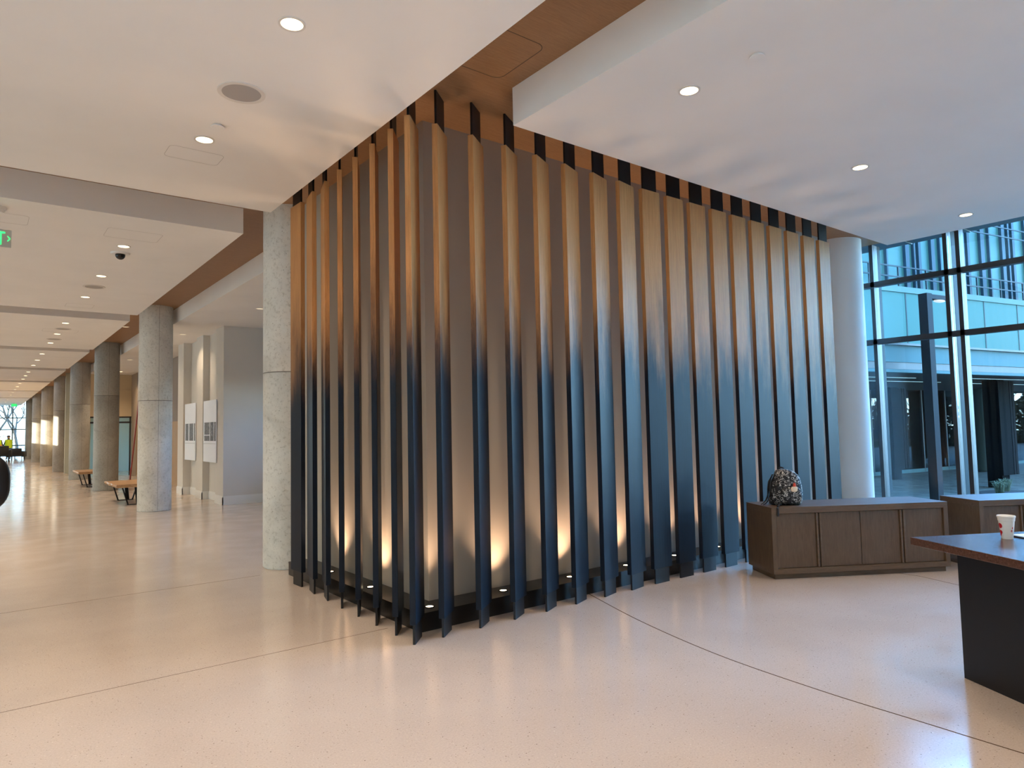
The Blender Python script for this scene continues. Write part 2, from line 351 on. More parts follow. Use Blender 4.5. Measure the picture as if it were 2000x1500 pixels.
# ------------------------------------------------------------------ concrete columns
cols = [(3.10, 8.52, CONC, 'light grey concrete column at the left end of the slatted wall'),
        (3.05, 16.68, CONC, 'light grey concrete column beside the nearer bench'),
        (3.05, 23.98, CONCD, 'dark grey concrete column just right of the farther bench'),
        (3.05, 30.95, CONCY, 'brown tan concrete column behind the farther bench'),
        (3.06, 38.35, CONCY, 'tan concrete column, fourth free one down the corridor'),
        (3.06, 46.4, CONCY, 'tan concrete column, fifth free one down the corridor'),
        (3.06, 54.5, CONCY, 'tan concrete column, sixth free one down the corridor'),
        (3.06, 62.7, CONCD, 'grey concrete column farthest down the corridor by the end window')]
for i, (x, y, m, lb) in enumerate(cols):
    bm = nb(); R = .335
    zs = [0, .012, .012, 2.365, 2.375, 2.385, ZW]; rs = [R-.012, R-.012, R, R, R-.006, R, R]
    if i >= 2: zs[3:6] = [2.83, 2.84, 2.85]
    loft(bm, [[(R_*math.cos(2*PI*k/64), R_*math.sin(2*PI*k/64), z) for k in range(64)] for z, R_ in zip(zs, rs)])
    az = math.atan2(-y, -x)+[0, .18, .15, .2, .25, -.1, .2, 0][i]
    c = obj('concrete_column', bm, m, smooth=True, loc=(x, y, 0)); tag(c, lb, 'column', 'round concrete columns')
    if i:
        bm = nb(); cx, cy = math.cos(az)*R, math.sin(az)*R
        box(bm, -.003, .0006, -.0022, .0022, .02, 4.4, mw=rotz(az, (cx, cy, 0))); obj('form_seam', bm, mat('dark_seam', (.13, .12, .1), .8), c)  # thin dark strip marking the formwork seam
bm = nb(); R = .34
loft(bm, [[(R*math.cos(2*PI*k/64), R*math.sin(2*PI*k/64), z) for k in range(64)] for z in (0, ZW)])
tag(obj('painted_column', bm, m_paint('grey_column_paint', (.80, .82, .82)), smooth=True, loc=(10.69, 5.27, 0)), 'smooth pale grey round column beside the tall window', 'column')

# ------------------------------------------------------------------ wooden fins
def make_fin():
    r = thing('wall_fin', '', 'wall fin', group='ombre wooden fins')
    bm = nb(); box(bm, -.109, .109, -.0095, .0095, 0, ZW, bev=.001); obj('core_plate', bm, BLACKM, r, label='black plate showing above and below the wood')
    bm = nb(); box(bm, -.141, .141, -.024, .024, .155, 4.15, bev=.003); obj('wood_cladding', bm, OMBRE, r, label='oak cladding fading from honey brown at the top to blue black at the foot')
    return r
XR = [3.01, 3.38, 3.75, 4.12, 4.49, 4.88, 5.27, 5.65, 6.055, 6.455, 6.86, 7.26, 7.665, 8.07, 8.48, 8.89, 9.30]
AR = [41, 36, 31, 26, 21, 16, 11, 0, 0, 0, 0, 0, 0, 0, 0, 0, 0]
YL = [5.10, 5.465, 5.83, 6.20, 6.57, 6.93, 7.33]
AL = [52, 57, 61, 65, 75, 80, 92]
fin = make_fin(); fin.location = (2.74, 4.79, 0); fin.rotation_euler = (0, 0, math.radians(46))
fin['label'] = 'ombre brown to black wooden fin standing at the outer corner, nearest of all'
orda = ['first', 'second', 'third', 'fourth', 'fifth', 'sixth', 'seventh', 'eighth', 'ninth', 'tenth', 'eleventh', 'twelfth', 'thirteenth', 'fourteenth', 'fifteenth', 'sixteenth', 'seventeenth']
for i, (x, a) in enumerate(zip(XR, AR)):
    lb = 'ombre brown to black wooden fin nearest the tall window, last on the right' if i == 16 else f'ombre brown to black wooden fin, {orda[i]} to the right of the corner fin'
    dup(fin, (x, 4.79, 0), math.radians(a), lb)
for i, (y, a) in enumerate(zip(YL, AL)):
    lb = 'ombre brown to black wooden fin touching the concrete column, last on the left' if i == 6 else f'ombre brown to black wooden fin, {orda[i]} to the left of the corner fin'
    dup(fin, (2.74, y, 0), math.radians(a), lb)

# ------------------------------------------------------------------ uplights in the plinth
UPL = mat('uplight_lens', (1, .8, .55), .4, emit=(1, .78, .5), es=9)
def uplight():
    r = thing('uplight', '', 'uplight', group='uplights in the black plinth')
    bm = nb(); ring(bm, 0, 0, 0, .006, .032, .045); obj('trim_ring', bm, BLACKM, r)
    bm = nb(); cyl(bm, 0, 0, -.001, .003, .033); obj('lens', bm, UPL, r)
    l = bpy.data.lights.new('uplight_beam', 'SPOT'); l.energy = 48; l.color = (1, .66, .42); l.spot_size = math.radians(92); l.spot_blend = 1; l.shadow_soft_size = .045
    o = bpy.data.objects.new('lamp_light', l); C.objects.link(o); o.parent = r; o.location = (0, 0, .03); o.rotation_euler = (PI, 0, 0)
    return r
ul = uplight(); ul.location = (3.03, 5.09, .15); ul['label'] = 'glowing round uplight at the plinth corner, just right of the corner fin'
for i, x in enumerate([3.83, 4.66, 5.47, 6.27, 7.07, 7.87, 8.68]):
    dup(ul, (x, 5.12, .15), label=f'round uplight in the plinth, {orda[i+1]} from the corner along the right side')
for i, y in enumerate([6.10, 7.05]):
    dup(ul, (2.985, y, .15), label=['round uplight in the plinth midway along the left side', 'round uplight in the plinth beside the concrete column'][i])

# ------------------------------------------------------------------ ceiling fixtures
def downlight():
    r = thing('downlight', '', 'downlight', group='recessed downlights')
    bm = nb(); ring(bm, 0, 0, -.006, .0, .066, .082); obj('trim_ring', bm, RING, r)
    bm = nb(); cyl(bm, 0, 0, -.003, .0, .067); obj('lens', bm, LENS, r)
    l = bpy.data.lights.new('downlight_beam', 'SPOT'); l.energy = 122; l.color = (1, .76, .52); l.spot_size = math.radians(125); l.spot_blend = .9; l.shadow_soft_size = .06
    o = bpy.data.objects.new('lamp_light', l); C.objects.link(o); o.parent = r; o.location = (0, 0, -.02)
    return r
dl = downlight(); dl.location = (1.455, 3.98, ZC); dl['label'] = 'lit round downlight nearest the viewer in the foreground soffit on the left'
L1 = {6.04: 'lit round downlight beside the small white disc in the foreground soffit', 10.14: 'lit downlight just behind the black dome camera', 12.24: 'lit downlight nearer than the second ceiling speaker', 14.26: 'lit downlight beyond the second ceiling speaker, near the end of the second soffit',
      17.8: 'first lit downlight in the third corridor soffit', 19.8: 'middle lit downlight in the third corridor soffit', 21.8: 'last lit downlight in the third corridor soffit'}
for y, lb in L1.items(): dup(dl, (1.455, y, ZC), label=lb)
for nm, yy in (('fourth', (24.8, 26.9, 28.9)), ('fifth', (32, 34, 36)), ('sixth', (39, 41.5, 44)), ('seventh', (47, 50)), ('last', (56, 60))):
    for q, y in enumerate(yy): dup(dl, (1.45, y, ZC), label=f'{["first", "second", "third"][q]} tiny downlight in the {nm} corridor soffit')
for x, lb in ((4.14, 'lit round downlight nearest the slatted wall corner in the right soffit'), (6.81, 'lit round downlight in the middle of the right soffit'), (9.52, 'lit round downlight in the right soffit near the tall window')): dup(dl, (x, 3.09, ZC), label=lb)
weak = None
for o_ in [o for o in C.objects if o.get('label', '').endswith('right soffit near the tall window')]:
    for ch in o_.children:
        if ch.type == 'LIGHT': ch.data = ch.data.copy(); ch.data.energy = 55
# more downlights, added out of view as warm fill behind and beside the viewer
for q, (x, y) in enumerate([(x, y) for x in (4.14, 6.81, 9.52) for y in (.4, -2.3, -5.0)]+[(x, y) for x in (1.455, -.9, -2.2, -3.6) for y in (1.9, -.2, -2.3, -4.4)]+[(x, y) for x in (-1.0, -3.0) for y in (4.2, 6.2, 10.2, 12.2, 14.3, 17.8, 21.8)]):
    dup(dl, (x, y, ZC), label=f'round downlight out of view added as warm fill, {["first", "second", "third", "fourth", "fifth", "sixth", "seventh", "eighth", "ninth", "tenth"][q % 10]} of the {["right", "middle", "left", "far left"][q//10]} set')
OUTL = None
for o_ in [o for o in C.objects if o.get('label', '').startswith('round downlight out of view')]:
    for ch in o_.children:
        if ch.type == 'LIGHT':
            if OUTL is None: OUTL = ch.data.copy(); OUTL.energy = 75
            ch.data = OUTL
dim = dup(dl, (4.42, 13.9, ZC), label='small dark downlight in the soffit above the greige wall, nearest the column')
DIM = mat('dim_lens', (.8, .7, .6), .4, emit=(1, .8, .5), es=.6)
for ch in dim.children:
    if ch.type == 'LIGHT': ch.data = ch.data.copy(); ch.data.energy = 60
    elif ch.name.startswith('lens'): ch.data = ch.data.copy(); ch.data.materials[0] = DIM
for x, y, lb in ((3.98, 18.5, 'small downlight in the soffit seen just right of the first free column'), (4.0, 21.5, 'small dim downlight above the third pilaster'), (3.9, 25.6, 'small dim downlight in the soffit seen between the first two free columns'), (3.75, 29, 'small dim downlight in the soffit near the cream wall')):
    dup(dim, (x, y, ZC), label=lb)
dup(dim, (2.96, 20.1, ZW), label='downlight in the oak ceiling strip between the first two free columns')
dup(dl, (4.35, 30.6, ZC), label='lit downlight in front of the cream wall over the glass partition')
dup(dl, (5.2, 34.2, ZW), label='added downlight lighting the room behind the glass partition')  # lamp added to brighten the room beyond the partition
def speaker(loc, lb):
    r = thing('ceiling_speaker', lb, 'speaker', loc, group='round ceiling speakers')
    bm = nb(); ring(bm, 0, 0, -.008, 0, .135, .165, 48); obj('bezel', bm, RING, r)
    bm = nb(); cyl(bm, 0, 0, -.005, 0, .136, 48); obj('grille', bm, SPKG, r)
    return r
speaker((1.465, 5.03, ZC), 'large round grey ceiling speaker in the foreground soffit')
speaker((1.47, 13.2, ZC), 'round grey ceiling speaker in the second corridor soffit')
speaker((1.49, 18.8, ZC), 'round grey ceiling speaker in the third soffit, nearer one')
speaker((1.47, 20.9, ZC), 'round grey ceiling speaker in the third soffit, farther one')
for (x, y, lb) in ((1.472, 5.70, 'small white disc cover beside the foreground downlight on the left'), (4.12, 2.51, 'small white disc cover in the right soffit above the downlight')):
    bm = nb(); cyl(bm, 0, 0, -.018, -.012, .052); cyl(bm, 0, 0, -.012, 0, .04); tag(obj('cover_disc', bm, CEIL, loc=(x, y, ZC)), lb, 'cover disc', 'white cover discs')
r = thing('security_camera', 'small black dome security camera on the second corridor soffit', 'camera', (1.475, 10.55, ZC))
bm = nb(); cyl(bm, 0, 0, -.02, 0, .11, 40, .12); obj('mount_plate', bm, WHITE, r)
bm = nb(); t_ = bmesh.new(); bmesh.ops.create_uvsphere(t_, u_segments=24, v_segments=12, radius=.062); t_.transform(Matrix.Translation((0, 0, -.03))); merge(bm, t_); obj('dome', bm, mat('black_dome', (.01, .01, .012), .1), r, smooth=True)
r = thing('smoke_detector', 'white round smoke detector at the left edge above the exit sign', 'detector', (.11, 9.1, ZC))
bm = nb(); cyl(bm, 0, 0, -.03, 0, .08); obj('base', bm, WHITE, r)
bm = nb(); cyl(bm, 0, 0, -.06, -.03, .05, 32, .07); obj('sensor_head', bm, WHITE, r)
def text_bm(txt, size, ext=.002):
    cu = bpy.data.curves.new('t', 'FONT'); cu.body = txt; cu.size = size; cu.extrude = ext; cu.align_x = 'CENTER'; cu.align_y = 'CENTER'
    o = bpy.data.objects.new('t', cu); C.objects.link(o); dg = bpy.context.evaluated_depsgraph_get()
    me = bpy.data.meshes.new_from_object(o.evaluated_get(dg)); b = nb(); b.from_mesh(me)
    bpy.data.objects.remove(o); bpy.data.meshes.remove(me); return b
EXG = mat('exit_green', (.02, .6, .15), .4, emit=(.05, 1, .25), es=1.1)
def exit_sign(loc, lb, wd=.36, h=.19, plate=None):
    r = thing('exit_sign', lb, 'exit sign', loc)
    bm = nb(); box(bm, -wd/2, wd/2, -.01, .01, -h, 0, bev=.003); obj('plate', bm, plate or mat('sign_plate', (.62, .60, .54), .3), r)
    bm = nb(); box(bm, -.03, .03, -.02, .02, 0, ZC-loc[2]); obj('bracket', bm, WHITE, r)
    b = text_bm('EXIT', 1, .01); xs = [v.co.x for v in b.verts]; yy = [v.co.y for v in b.verts]
    kx, ky = (wd-.11)/(max(xs)-min(xs)), h*.74/(max(yy)-min(yy))
    b.transform(Matrix.Translation((.0, -.0125, -h/2)) @ Matrix.Rotation(PI/2, 4, 'X') @ Matrix.Diagonal((kx, ky, .2, 1)) @ Matrix.Translation((-(max(xs)+min(xs))/2, -(max(yy)+min(yy))/2, 0))); obj('lettering', b, EXG, r)
    bm = nb(); x = wd/2-.034
    bar(bm, (x, -.0125, -h/2+.028), (x+.022, -.0125, -h/2), .004, .008); bar(bm, (x, -.0125, -h/2-.028), (x+.022, -.0125, -h/2), .004, .008); obj('arrow', bm, EXG, r)
    return r
exit_sign((.052, 9.0, 3.865), 'green exit sign hanging from the second soffit at the left edge')
exit_sign((1.97, 61, 4.05), 'small green exit sign far down the corridor above the end window', .34, .2, mat('far_sign_green', (.02, .5, .12), .4, emit=(.05, 1, .25), es=.45))
# access panels: thin flush frames
def access(loc, sx, sy, rad, lb, m, wd=.003):
    bm = nb(); P = []
    for cx, cy, a0 in ((sx/2-rad, sy/2-rad, 0), (-sx/2+rad, sy/2-rad, PI/2), (-sx/2+rad, -sy/2+rad, PI), (sx/2-rad, -sy/2+rad, 1.5*PI)):
        for k in range(9): a = a0+PI/2*k/8; P.append((cx, cy, math.cos(a), math.sin(a)))
    ri = [[(cx+c*(rad-o_), cy+s_*(rad-o_), z) for o_, z in ((0, 0), (0, -.0012), (wd, -.0012), (wd, 0))] for cx, cy, c, s_ in P]
    vs = [[bm.verts.new(p) for p in q] for q in ri]
    for i in range(len(vs)):
        a, b = vs[i], vs[(i+1) % len(vs)]
        for k in range(4): bm.faces.new((a[k], a[(k+1) % 4], b[(k+1) % 4], b[k]))
    o = obj('access_panel', bm, m, loc=loc); tag(o, lb, 'access panel')
access((1.47, 6.45, ZC), .45, .29, .05, 'flush access panel outline in the foreground soffit below the downlight', SEAM)
access((2.95, 3.98, ZW), .62, .59, .08, 'rounded access panel outlined in the oak ceiling strip', GAP, .006)
access((.15, 9.52, ZC), .5, .42, .05, 'flush access panel outline beside the smoke detector', SEAM)
access((1.47, 9.52, ZC), .6, .45, .05, 'flush access panel outline in the second soffit before the downlight', SEAM)
access((1.47, 15.3, ZC), .45, .45, .05, 'flush access panel outline at the far end of the second soffit', SEAM)
access((1.47, 19.2, ZC), .7, .5, .05, 'flush access panel outline in the third soffit', SEAM)

# ------------------------------------------------------------------ right curtain wall (window_1)
wr = bpy.data.objects.new('window_1', None); C.objects.link(wr); tag(wr, 'tall curtain wall window with dark mullions on the right', 'window', kind='structure')
X0 = 11.3
def mull(y, lb=None):
    bm = nb(); box(bm, X0, X0+.17, y-.028, y+.028, 0, ZW); obj('mullion', bm, BRONZE, wr)
ys = [5.04]
y = 3.97
while y > -8: ys.append(y); ys.append(y-.165); y -= 1.55
for k in ys: mull(k)
for i in range(1, len(ys)-1, 2):
    bm = nb(); box(bm, X0+.06, X0+.066, ys[i+1]+.03, ys[i]-.03, .08, ZW); obj('pane', bm, GLASS, wr)
for i in [0]+list(range(1, len(ys), 2)):
    bm = nb(); box(bm, X0+.17, X0+(.42 if i else .26), ys[i]-.03, ys[i]+.03, 0, ZW); obj('outer_fin', bm, ALU, wr)
bm = nb(); box(bm, X0, X0+.12, -8.5, 5.7, 3.765, 3.845); obj('transom', bm, BRONZE, wr)
bm = nb(); box(bm, X0, X0+.12, -8.5, 5.7, 2.84, 2.92); obj('transom', bm, BRONZE, wr)
bm = nb(); box(bm, X0, X0+.12, -8.5, 5.7, 0, .08); obj('window_sill', bm, BRONZE, wr)
cur = 5.7
for k in ys+[-8.5]:
    a, b = k+.028, cur
    if b-a > .2:
        for z0, z1 in ((.08, 2.84), (2.92, 3.765), (3.845, ZW)):
            bm = nb(); box(bm, X0+.06, X0+.066, a, b, z0, z1); obj('pane', bm, GLASS, wr)
    cur = k-.028
bm = nb(); box(bm, 10.4, 11.5, 5.7, 5.9, 0, ZW); struct('wall_right_return', bm, WALLW)
# end window of the corridor
we = bpy.data.objects.new('window_2', None); C.objects.link(we); tag(we, 'bright window wall closing the far end of the corridor', 'window', kind='structure')
FRM = mat('grey_frame', (.25, .28, .3), .5)
for x in (-4, -2.0, 0, 2.06): bm = nb(); box(bm, x-.04, x+.04, 66.0, 66.15, 0, ZC); obj('mullion', bm, FRM, we)
for z in (1.0, 2.25, 3.15): bm = nb(); box(bm, -5, 3.0, 66.0, 66.12, z-.04, z+.04); obj('transom', bm, FRM, we)
bm = nb(); box(bm, -5, 3.0, 66.05, 66.06, 0, ZC); obj('pane', bm, GLASS, we)
bm = nb(); box(bm, 3.0, 9, 66.0, 66.3, 0, ZC); box(bm, 3.45, 3.75, 34, 66, 0, ZW); struct('wall_far', bm, CREAM, 'cream wall closing the right side of the far corridor', 'wall')

# ------------------------------------------------------------------ posters
def poster_mat(seed):
    m = mat('tree_photo_print', (.5, .5, .5), .4); g = NT(m); v = g.coord((1, 3.2+seed, 1.4))
    a = g.noise(v, 9+seed, 8, .75, 1.5+seed); g.base(g.ramp(a, [(.47, (.02, .02, .025)), (.56, (.18, .17, .18)), (.66, (.75, .75, .78))])); return m
POS = mat('poster_paper', (.86, .90, .97), .4)
def poster(y0, y1, lb, seed, cuts):
    r = thing('poster', lb, 'poster', (4.42, (y0+y1)/2, .95), group='tall white posters')
    h = (y1-y0)/2
    bm = nb(); box(bm, -.01, .01, -h, h, 0, 1.49); obj('sheet', bm, POS, r)
    for a, b, z0, z1 in cuts:
        bm = nb(); box(bm, -.013, -.010, h-2*h*b, h-2*h*a, z0, z1); obj('printed_photo', bm, poster_mat(seed+a), r)
    bm = nb(); box(bm, -.0125, -.010, -h+.03, h-.03, .44, .446); obj('caption_line', bm, FRM, r)
poster(17.05, 18.2, 'tall white poster with black and white tree photos, nearer of the two', 0, [(.08, .5, .66, .96), (.08, .5, .51, .64), (.55, .8, .51, .96), (.84, .98, .51, .96)])
poster(19.02, 20.15, 'tall white poster with black and white tree photos, farther of the two', 1, [(.08, .36, .51, .96), (.45, .82, .51, .96), (.9, .99, .51, .96)])

# ------------------------------------------------------------------ benches
def bench(cx, y0, y1, wd, lb, zt=.49, thin=0):
    r = thing('bench', lb, 'bench', (cx, y0, 0), group='live edge benches')
    L = y1-y0; rr = random.Random(int(cx*100+y0)); n = 14
    lf = [(-wd/2+rr.uniform(-.03, .03), L*i/n) for i in range(n+1)]; rg = [(wd/2+rr.uniform(-.03, .03), L*i/n) for i in range(n+1)]
    bm = nb(); poly = lf+rg[::-1]
    loft(bm, [[(x*.93, y_+(.01 if y_ < .1 else 0), zt-.075) for x, y_ in poly], [(x, y_, zt-.03) for x, y_ in poly], [(x*.98, y_, zt) for x, y_ in poly]])
    obj('seat', bm, BENW, r)
    for yy in (.14, L-.2):
        bm = nb(); bar(bm, (-wd/2+.14, yy, zt-.075), (-wd/2+.26, yy, .01), .03, .06); bar(bm, (wd/2-.14, yy, zt-.075), (wd/2-.26, yy, .01), .03, .06)
        bar(bm, (.02, yy+.05, zt-.075), (.06, yy+.05, .01), .08, .02)
        box(bm, -wd/2+.24, wd/2-.24, yy-.03, yy+.07, 0, .015); obj('leg_frame', bm, BLACKM, r)
bench(2.97, 18.3, 20.1, .84, 'live edge wooden bench with black steel legs behind the first free column')
bench(2.95, 25.7, 27.4, .86, 'live edge wooden bench with black steel legs behind the second free column', .50)
# ladder
RED = mat('red_fibreglass', (.30, .03, .02), .45)
r = thing('step_ladder', 'tall red step ladder standing by the brown wall end', 'ladder', (4.62, 26.2, 0), math.radians(10))
h = 3.1
for s_ in (-1, 1):
    bm = nb(); bar(bm, (s_*.27, -.12, 0), (s_*.17, .38, h), .03, .08); obj('front_rail', bm, RED, r)
    bm = nb(); bar(bm, (s_*.27, 1.0, 0), (s_*.17, .46, h), .03, .05); obj('rear_rail', bm, RED, r)
for k in range(1, 8):
    t = k/8; bm = nb(); w_ = .27-.1*t; yy = -.12+.5*t; box(bm, -w_, w_, yy-.04, yy+.04, h*t-.012, h*t+.012); obj('step', bm, mat('dark_alu', (.12, .1, .1), .5, .5), r)
bm = nb(); box(bm, -.2, .2, .33, .52, h-.01, h+.05, bev=.01); obj('top_cap', bm, RED, r)

# ------------------------------------------------------------------ far furniture and people
BLF = mat('black_leather', (.010, .010, .012), .45)
def armchair(loc, rz, lb, sc=1):
    r = thing('armchair', lb, 'armchair', loc, rz, 'black lounge chairs far down the corridor')
    bm = nb(); box(bm, -.4, .4, -.38, .38, .28, .46, bev=.04); obj('seat', bm, BLF, r, True)
    bm = nb(); box(bm, -.4, .4, .26, .42, .4, .86, bev=.05); obj('backrest', bm, BLF, r, True)
    for s_ in (-1, 1): bm = nb(); box(bm, s_*.46-.07, s_*.46+.07, -.38, .4, .25, .64, bev=.04); obj('armrest', bm, BLF, r, True)
    for sx in (-1, 1):
        for sy in (-1, 1): bm = nb(); cyl(bm, sx*.4, sy*.32, 0, .27, .02, 10); obj('leg', bm, BLACKM, r)
    r.scale = (sc,)*3; return r
armchair((1.15, 58.5, 0), PI, 'black lounge chair at the far left, seen from behind, below the people', 1.25)
armchair((2.15, 60.2, 0), PI*.9, 'black lounge chair farther on, left of the last column', 1.0)
armchair((2.5, 64.9, 0), PI*.5, 'black lounge chair closest to the end window', .9)
VEST = mat('yellow_vest', (.75, .95, .03), .6, emit=None); ORG = mat('orange_trim', (.9, .15, .05), .6)
def person(loc, rz, lb, hat, trim, brim=True):
    r = thing('person', lb, 'person', loc, rz)
    V = [((0, 0, .95), .15), ((0, 0, 1.18), .15), ((0, 0, 1.38), .155), ((0, 0, 1.5), .07), ((0, -.01, 1.6), .085), ((0, -.01, 1.70), .09), ((0, 0, 1.75), .05),
         ((.19, 0, 1.42), .06), ((.26, -.05, 1.15), .045), ((.2, -.25, 1.05), .038), ((.17, -.33, 1.06), .04),
         ((-.19, 0, 1.42), .06), ((-.26, -.03, 1.15), .045), ((-.22, -.22, 1.03), .038), ((-.2, -.3, 1.04), .04),
         ((.1, 0, .88), .1), ((.11, -.01, .5), .07), ((.11, .02, .08), .045), ((.11, -.12, .04), .04),
         ((-.1, 0, .88), .1), ((-.11, -.03, .5), .07), ((-.11, .0, .08), .045), ((-.11, -.14, .04), .04)]
    E_ = [(0, 1), (1, 2), (2, 3), (3, 4), (4, 5), (5, 6), (2, 7), (7, 8), (8, 9), (9, 10), (2, 11), (11, 12), (12, 13), (13, 14), (0, 15), (15, 16), (16, 17), (17, 18), (0, 19), (19, 20), (20, 21), (21, 22)]
    me = bpy.data.meshes.new('body'); me.from_pydata([v for v, _ in V], E_, []); b = bpy.data.objects.new('body', me); C.objects.link(b); b.parent = r
    me.materials.append(mat('dark_workwear', (.10, .10, .13), .8))
    md = b.modifiers.new('skin', 'SKIN'); me.skin_vertices[0] if me.skin_vertices else None
    for i, (_, rad) in enumerate(V): me.skin_vertices[0].data[i].radius = (rad, rad)
    me.skin_vertices[0].data[0].use_root = True
    b.modifiers.new('sub', 'SUBSURF').levels = 1
    def tor(z0, z1, a, bb): return [[(a*math.cos(2*PI*k/20), bb*math.sin(2*PI*k/20), z) for k in range(20)] for z in (z0, (z0+z1)/2, z1)]
    bm = nb(); loft(bm, tor(.86, 1.47, .235, .19)); obj('safety_vest', bm, VEST, r, True)
    bm = nb(); loft(bm, tor(1.05, 1.10, .24, .195)); obj('reflective_band', bm, trim, r, True)
    bm = nb(); t_ = bmesh.new(); bmesh.ops.create_uvsphere(t_, u_segments=16, v_segments=10, radius=.1); t_.transform(Matrix.Translation((0, -.01, 1.64)) @ Matrix.Diagonal((.85, 1, 1.2, 1))); merge(bm, t_); obj('face', bm, mat('skin', (.5, .3, .22), .6), r, True)
    bm = nb(); t_ = bmesh.new(); bmesh.ops.create_uvsphere(t_, u_segments=16, v_segments=10, radius=.13); t_.transform(Matrix.Translation((0, -.01, 1.68)) @ Matrix.Diagonal((.95, 1.1, .9, 1)))
    for v in list(t_.verts):
        if v.co.z < 1.68: v.co.z = 1.68
    merge(bm, t_)
    if brim: cyl(bm, 0, -.03, 1.672, 1.684, .16, 20)
    obj('hat' if brim else 'hair', bm, hat, r, True)
person((1.15, 62.6, 0), PI*.8, 'person in a yellow vest and white hard hat at the left edge', WHITE, ORG)
person((1.75, 62.9, 0), PI*1.15, 'person in a yellow vest with dark hair, beside the one in the white hard hat', mat('dark_hair', (.06, .03, .03), .7), VEST, False)
# high-backed swivel chair at the left edge
r = thing('high_back_chair', 'black upholstered high back chair cut off by the left edge', 'chair', (-.075, 7.6, 0))
def ell(cx, cy, cz, a, b, c, p=2.4):
    t = bmesh.new(); bmesh.ops.create_uvsphere(t, u_segments=32, v_segments=20, radius=1)
    for v in t.verts:
        q = v.co; v.co = Vector((cx+a*math.copysign(abs(q.x)**(2/p), q.x), cy+b*math.copysign(abs(q.y)**(2/p), q.y), cz+c*math.copysign(abs(q.z)**(2/p), q.z)))
    return t
bm = nb(); merge(bm, ell(0, .1, 1.25, .31, .07, .275, 2.8)); obj('backrest', bm, BLF, r, True)
bm = nb(); merge(bm, ell(-.02, -.12, .93, .22, .22, .06)); obj('seat', bm, BLF, r, True)
bm = nb(); cyl(bm, -.02, -.1, .02, .9, .025, 20); obj('post', bm, BLACKM, r)
bm = nb(); cyl(bm, -.02, -.1, 0, .02, .2, 40, .19); obj('base', bm, BLACKM, r)

# ------------------------------------------------------------------ credenzas
def credenza(loc, rz, lb, W=2.0, D=.58, H=.7445):
    r = thing('credenza', lb, 'cabinet', loc, rz, 'walnut credenzas by the window')
    bm = nb(); box(bm, .03, W-.03, .04, D-.03, 0, .06); obj('plinth', bm, CABF, r)
    bm = nb(); box(bm, 0, W, 0, D, H-.065, H, bev=.003); obj('top_panel', bm, CABF, r)
    bm = nb(); box(bm, 0, W, 0, D, .055, .11, bev=.002); obj('bottom_panel', bm, CABF, r)
    for x in (0, W-.05): bm = nb(); box(bm, x, x+.05, 0, D, .108, H-.063, bev=.002); obj('side_panel', bm, CABW, r)
    bm = nb(); box(bm, .05, W-.05, .05, D-.02, .11, H-.065); obj('carcass', bm, CABW, r)
    iw = (W-.1)/4
    for k in range(4):
        a = .05+iw*k+(.004 if k in (0, 2) else .004)+(.028 if k in (1, 3) else 0); b = .05+iw*(k+1)-.004-(.028 if k in (0, 2) else 0)
        bm = nb(); box(bm, a, b, .022, .042, .114, H-.07, bev=.002); d = obj('door', bm, CABW, r)
        if k in (0, 2): x0, x1 = b+.003, b+.024
        else: x0, x1 = a-.024, a-.003
        bm = nb(); box(bm, x0, x1, .004, .045, .114, H-.07, bev=.003); obj('door_handle', bm, CABF, d)
    return r
RZ = math.radians(-31.3)
credenza((6.565, 4.07, 0), RZ, 'brown walnut four door credenza with the backpack on top')
credenza((8.57, 2.83, 0), RZ, 'brown walnut credenza half hidden behind the table, nearest the window')

# ------------------------------------------------------------------ backpack
FAB = mat('doodle_fabric', (.01, .01, .012), .7); g = NT(FAB); v = g.coord()
n1 = g.noise(v, 22, 2, .5, 1.2); d1 = g.math('ABSOLUTE', g.math('SUBTRACT', n1, .5)); l1 = g.math('MULTIPLY', g.math('LESS_THAN', d1, .016), g.math('GREATER_THAN', g.noise(v, 9, 1), .45))
vo = g.n('TexVoronoi'); vo.inputs['Scale'].default_value = 26; vo.inputs['Randomness'].default_value = 1; g.l(v, vo.inputs['Vector'])
l2 = g.math('LESS_THAN', g.math('ABSOLUTE', g.math('SUBTRACT', vo.outputs['Distance'], .33)), .035)
msk = g.math('GREATER_THAN', g.noise(v, 12, 2), .47); l2 = g.math('MULTIPLY', l2, msk)
g.base(g.mix(g.math('MAXIMUM', l1, l2), (.008, .008, .01), (.62, .60, .56))); 
STR = mat('black_webbing', (.008, .008, .009), .7)
bk = thing('backpack', 'small black backpack printed with white doodles, leaning on the credenza', 'backpack', (6.951, 4.127, .7455), RZ)
def sec(cx, cy, z, a, b, p=2.7, n=36, wob=0.0):
    o = []
    for k in range(n):
        t = 2*PI*k/n; c, s_ = math.cos(t), math.sin(t); q = 1+wob*math.sin(5*t+z*40)
        o.append((cx+a*q*math.copysign(abs(c)**(2/p), c), cy+b*q*math.copysign(abs(s_)**(2/p), s_), z))
    return o
bm = nb(); prof = [(.002, -.005, .15, .085), (.012, -.008, .168, .105), (.05, -.004, .172, .115), (.12, .004, .168, .115), (.2, 0.012, .156, .108), (.27, .014, .140, .1), (.315, .010, .124, .092), (.35, -.002, .10, .08), (.368, -.014, .075, .06), (.378, -.022, .045, .04), (.382, -.026, .02, .02)]
loft(bm, [sec(cx, 0, z, a, b, wob=.02) for z, cx, a, b in prof]); obj('body', bm, FAB, bk, True)
